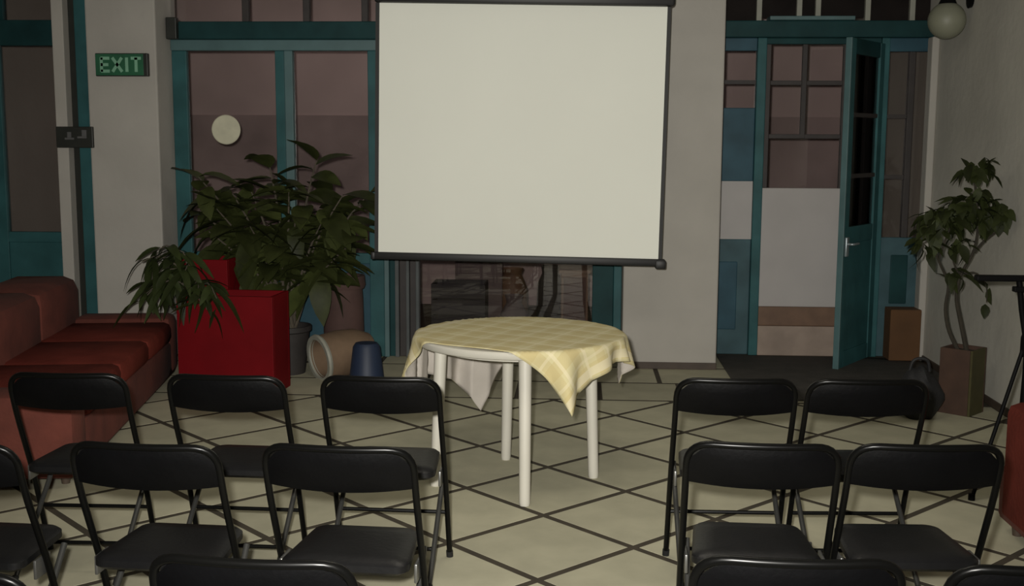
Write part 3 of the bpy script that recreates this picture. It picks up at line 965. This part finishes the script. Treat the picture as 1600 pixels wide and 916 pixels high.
# ---- potted tree at right
pt = thing('potted_tree', 'small twisted potted tree in a square planter by the right wall', 'plant', (2.405, 7.18, 0))
side = 0.205
for k in range(4):
    bm = BM()
    box(bm, -side / 2, side / 2 - 0.016, -side / 2, -side / 2 + 0.015, 0.0, 0.41, bev=0.003, mtx=Matrix.Rotation(math.radians(48) + k * PI / 2, 4, 'Z'))
    pn = obj('planter_panel', bm, M['pot_olive'] if k == 0 else M['pot_brown'], pt)
    if k == 0: pn['label'] = 'olive planter side'
bm = BM(); box(bm, -side / 2 + 0.016, side / 2 - 0.016, -side / 2 + 0.016, side / 2 - 0.016, 0.02, 0.385, mtx=Matrix.Rotation(math.radians(48), 4, 'Z'))
obj('soil', bm, M['soil'], pt)
trunks = [
    ([(-0.03, 0, 0.38), (-0.10, 0.01, 0.52), (-0.13, 0.0, 0.66), (-0.10, 0.02, 0.80), (-0.19, -0.02, 0.95), (-0.24, -0.03, 1.08)], 0.013),
    ([(0.02, 0, 0.38), (-0.02, 0.01, 0.55), (-0.07, -0.01, 0.72), (-0.05, 0.0, 0.86), (0.03, 0.0, 1.0), (0.05, 0.01, 1.16), (0.00, 0, 1.49)], 0.015),
    ([(0.03, 0.0, 1.0), (0.09, 0, 1.08), (0.15, 0.0, 1.12), (0.20, 0.0, 1.18)], 0.009),
    ([(-0.19, -0.02, 0.95), (-0.15, -0.03, 1.10), (-0.10, 0, 1.22)], 0.008),
    ([(-0.05, 0.0, 0.86), (0.04, -0.02, 0.89), (0.11, -0.03, 0.80), (0.10, -0.06, 0.70)], 0.006),
    ([(-0.05, 0.0, 0.86), (-0.10, -0.03, 0.93), (-0.12, -0.05, 1.0)], 0.007)]
for pth, r in trunks:
    bm = BM(); p2 = arc(pth, 3, 0.06); tube(bm, p2, r, 8, radii=[r * (1 - 0.55 * i / (len(p2) - 1)) for i in range(len(p2))])
    obj('trunk', bm, M['stem_dark'], pt, True)
leafC = [leaf_mesh('leaf', 0.115, 0.07, dr, M['leaf_tree'], seg=4) for dr in (0.3, 0.7, 1.1)]
clusters = [(0.0, 0.0, 1.46, 0.085, 28), (-0.22, -0.02, 1.12, 0.115, 52), (-0.08, -0.02, 1.20, 0.12, 58), (0.05, 0.0, 1.19, 0.11, 46), (0.17, 0.0, 1.20, 0.09, 40), (-0.28, 0, 0.99, 0.07, 16), (-0.10, -0.04, 1.0, 0.06, 12), (-0.11, -0.02, 0.86, 0.05, 12), (0.10, 0.01, 0.78, 0.02, 2), (0.02, 0.0, 1.30, 0.06, 12), (0.08, -0.06, 0.69, 0.01, 1)]
for cx, cy, cz, rr, n in clusters:
    for i in range(n):
        v = Vector((rng.gauss(0, 1), rng.gauss(0, 1), rng.gauss(0, 1))).normalized() * rr * rng.random() ** 0.4
        d = Vector((v.x + rng.uniform(-.05, .05), v.y + rng.uniform(-.05, .05), rng.uniform(-0.08, 0.05)))
        p = Vector((cx + 0.02, cy * 0.7, cz + (0.06 if cz > 0.95 else 0.0))) + Vector((v.x * 1.1, v.y * 0.7, v.z * 0.8))
        if p.x > 0.19: p.x = 0.19 - rng.random() * 0.04
        if p.x > 0.10: d = Vector((-abs(d.x) * .4, d.y - 0.03, d.z - 0.02))
        add_leaf(leafC[rng.randrange(3)], pt, p, d, rng.uniform(-.6, .6), rng.uniform(0.55, 0.95))

# ================================================================== POTS BETWEEN PLANTER AND TABLE
t = thing('tipped_clay_pot', 'tan clay pot tipped on its side with a pale rim', 'pot', (-1.66, 7.92, 0.168))
ax = Vector((-0.75, -0.62, -0.12)).normalized()
mt = ax.to_track_quat('Z', 'Y').to_matrix().to_4x4()
bm = BM(); lathe(bm, [(0, -0.24), (0.10, -0.24), (0.15, -0.14), (0.168, 0.0), (0.162, 0.12), (0.15, 0.155), (0.135, 0.155), (0.145, 0.0), (0.13, -0.13), (0.08, -0.21), (0, -0.21)], 28, mt)
obj('pot_body', bm, M['tan_clay'], t, True)
bm = BM(); lathe(bm, [(0.135, 0.140), (0.168, 0.140), (0.174, 0.155), (0.168, 0.170), (0.138, 0.170), (0.135, 0.140)], 28, mt)
obj('rim', bm, M['pale_rim'], t, True)['label'] = 'pale rim'
t = thing('terracotta_urn', 'tall brown terracotta urn standing behind the tipped pot', 'pot', (-1.72, 8.38, 0))
bm = BM(); lathe(bm, [(0, 0), (0.10, 0), (0.15, 0.25), (0.145, 0.50), (0.14, 0.575), (0, 0.575)], 28)
obj('pot_body', bm, M['terracotta'], t, True)
bm = BM(); lathe(bm, [(0.12, 0.575), (0.155, 0.575), (0.165, 0.60), (0.158, 0.67), (0.13, 0.67), (0.12, 0.60)], 28)
obj('rim', bm, M['terracotta'], t, True)
t = thing('blue_bucket', 'dark blue bucket standing upside down beside the tipped pot', 'bucket', (-1.42, 7.66, 0))
bm = BM(); lathe(bm, [(0, 0.30), (0.075, 0.295), (0.092, 0.27), (0.122, 0.03), (0.13, 0.028), (0.13, 0), (0.115, 0), (0.085, 0.26), (0, 0.28)], 24)
obj('bucket_body', bm, M['blue_plastic'], t, True)
bm = BM(); tube(bm, [(-0.13, -0.01, 0.03), (-0.09, -0.11, 0.02), (0, -0.145, 0.014), (0.09, -0.11, 0.02), (0.13, -0.01, 0.03)], 0.005, 6)
obj('handle', bm, M['grey_metal'], t, True)

# ================================================================== BEHIND THE GLASS (low things seen under the screen)
t = thing('dark_crate', 'dark crate behind the glass under the screen at left', 'crate', (-0.95, 9.35, 0))
for z in (0.0, 0.13, 0.26, 0.39):
    part('slat', M['crate'], t, -0.22, 0.22, -0.16, -0.145, z, z + 0.12, bev=0.003)
    part('slat', M['crate'], t, -0.22, 0.22, 0.145, 0.16, z, z + 0.12, bev=0.003)
for s_ in (-1, 1):
    part('end_board', M['crate'], t, min(s_ * .205, s_ * .22), max(s_ * .205, s_ * .22), -0.145, 0.145, 0, 0.51, bev=0.003)
bm = BM(); lathe(bm, [(0, 0), (0.09, 0), (0.125, 0.12), (0.11, 0.27), (0.06, 0.36), (0.075, 0.42), (0.065, 0.42), (0.05, 0.36), (0, 0.34)], 24, Matrix.Translation((-0.50, 9.25, 0)))
tag(obj('grey_jar', bm, M['lilac'], None, True), 'pale grey jar behind the glass below the screen centre', 'jar')
bm = BM(); lathe(bm, [(0, 0), (0.10, 0), (0.14, 0.15), (0.13, 0.40), (0.08, 0.52), (0.10, 0.57), (0.09, 0.57), (0.07, 0.52), (0, 0.5)], 24, Matrix.Translation((-0.55, 9.85, 0)))
tag(obj('brown_jar', bm, M['brown_rail'], None, True), 'brown jar behind the glass, left of the pale jar', 'jar')
bm = BM(); lathe(bm, [(0, 0), (0.09, 0), (0.12, 0.15), (0.11, 0.44), (0.07, 0.54), (0.08, 0.6), (0.07, 0.6), (0.05, 0.54), (0, 0.5)], 24, Matrix.Translation((-0.22, 9.8, 0)))
tag(obj('dark_jar', bm, M['dark_pot'], None, True), 'dark jar behind the glass, right of the pale jar', 'jar')
t = thing('brown_cabinet', 'small brown wooden cabinet behind the glass under the screen at right', 'cabinet', (0.0, 9.40, 0))
part('carcass', M['brown_rail'], t, -0.12, 0.10, -0.15, 0.15, 0.05, 0.60, bev=0.005)
part('top', M['brown_rail'], t, -0.14, 0.12, -0.17, 0.17, 0.60, 0.63, bev=0.004)
part('door', M['terracotta'], t, -0.10, 0.08, -0.165, -0.15, 0.08, 0.57, bev=0.004)
for fx in (-0.1, 0.08):
    for fy in (-0.12, 0.12):
        part('leg', M['brown_rail'], t, fx - 0.015, fx + 0.015, fy - 0.015, fy + 0.015, 0, 0.05)
bm = BM(); box(bm, -1.02, -0.62, 9.62, 9.66, 0.0, 0.78, bev=0.01)
tag(obj('leaning_board', bm, M['lilac'], None, True), 'pale board standing behind the dark crate beyond the glass', 'board')

# ================================================================== RIGHT ALCOVE
bm = BM(); box(bm, 1.10, 2.63, 7.40, 8.90, 0.0005, 0.014, bev=0.005)  # thin dark sheet lying over the floor tiles
tag(obj('dark_floor_sheet', bm, M['sheet_dark'], None, True), 'big thin dark sheet on the floor before the teal doors', 'mat')
t = thing('cardboard_box', 'orange-brown box standing at the right door jamb', 'box', (2.50, 8.84, 0.0))
part('box_body', M['orange_box'], t, -0.115, 0.115, -0.06, 0.12, 0.015, 0.40, bev=0.004)
part('flap', M['orange_box'], t, -0.113, 0.113, -0.058, 0.03, 0.40, 0.406)
part('flap', M['orange_box'], t, -0.113, 0.113, 0.032, 0.118, 0.40, 0.406)
# black bag
t = thing('black_bag', 'black bag standing on the floor beside the square planter', 'bag', (2.09, 7.0, 0))
bm = BM()
bmesh.ops.create_uvsphere(bm, u_segments=24, v_segments=14, radius=1.0)
for v in bm.verts:
    x, y, z = v.co
    k = 1 - 0.35 * max(0, z)
    v.co = Vector((x * 0.15 * k * (1 + 0.06 * math.sin(5 * z + 3 * x)), y * 0.12 * k, max(0, 0.15 + z * 0.17 + 0.012 * math.sin(9 * x))))
obj('bag_body', bm, M['bag'], t, True)
bm = BM(); tube(bm, arc([(-0.06, 0, 0.29), (-0.045, -0.01, 0.37), (0.045, -0.01, 0.37), (0.06, 0, 0.29)], 5, 0.05), 0.010, 8)
obj('bag_handle', bm, M['bag'], t, True)
# wall lamp
t = thing('wall_lamp', 'pale round globe wall lamp high on the right wall', 'lamp', (XR, 8.18, 2.50))
bm = BM(); bmesh.ops.create_uvsphere(bm, u_segments=28, v_segments=16, radius=0.125)
bmesh.ops.translate(bm, verts=bm.verts, vec=(-0.16, 0, -0.01))
obj('globe', bm, M['globe'], t, 'all')
bm = BM(); lathe(bm, [(0, 0), (0.055, 0), (0.06, 0.02), (0, 0.025)], 20, Matrix.Translation((0, 0, 0.13)) @ Matrix.Rotation(-PI / 2, 4, 'Y'))
tube(bm, arc([(-0.01, 0, 0.13), (-0.16, 0, 0.20), (-0.16, 0, 0.10)], 6, 0.05), 0.012, 8)
lathe(bm, [(0, 0.0), (0.06, 0.0), (0.045, 0.035), (0, 0.04)], 20, Matrix.Translation((-0.16, 0, 0.100)))
obj('bracket', bm, M['black_metal'], t, True)
# music stand
t = thing('music_stand', 'black metal stand with a level crossbar at the right edge', 'stand', (2.06, 5.42, 0))
part('crossbar', M['stand_black'], t, -0.21, 0.34, -0.025, 0.025, 1.035, 1.062, bev=0.006)
part('lower_bar', M['stand_black'], t, -0.035, 0.24, -0.02, 0.02, 0.985, 1.010, bev=0.004)
bm = BM(); tube(bm, [(-0.01, 0, 1.035), (0.01, 0, 0.90), (0.045, 0, 0.72), (0.045, 0, 0.30)], 0.014, 10)
obj('post', bm, M['stand_black'], t, True)
bm = BM(); lathe(bm, [(0, 0.68), (0.026, 0.68), (0.030, 0.70), (0.030, 0.77), (0.024, 0.79), (0, 0.79)], 16, Matrix.Translation((0.045, 0, 0)))
obj('collar', bm, M['stand_black'], t, True)
for a in (193, 313, 73):
    bm = BM(); ca_, sa_ = math.cos(math.radians(a)), math.sin(math.radians(a))
    tube(bm, [(0.045 + 0.02 * ca_, 0.02 * sa_, 0.72), (0.045 + 0.235 * ca_, 0.235 * sa_, 0.011)], 0.010, 8)
    lg = obj('leg', bm, M['stand_black'], t, True)
    bm = BM(); lathe(bm, [(0, 0), (0.016, 0), (0.016, 0.03), (0, 0.032)], 12, Matrix.Translation((0.045 + 0.237 * ca_, 0.237 * sa_, 0)))
    obj('foot_cap', bm, M['stand_black'], lg, True)
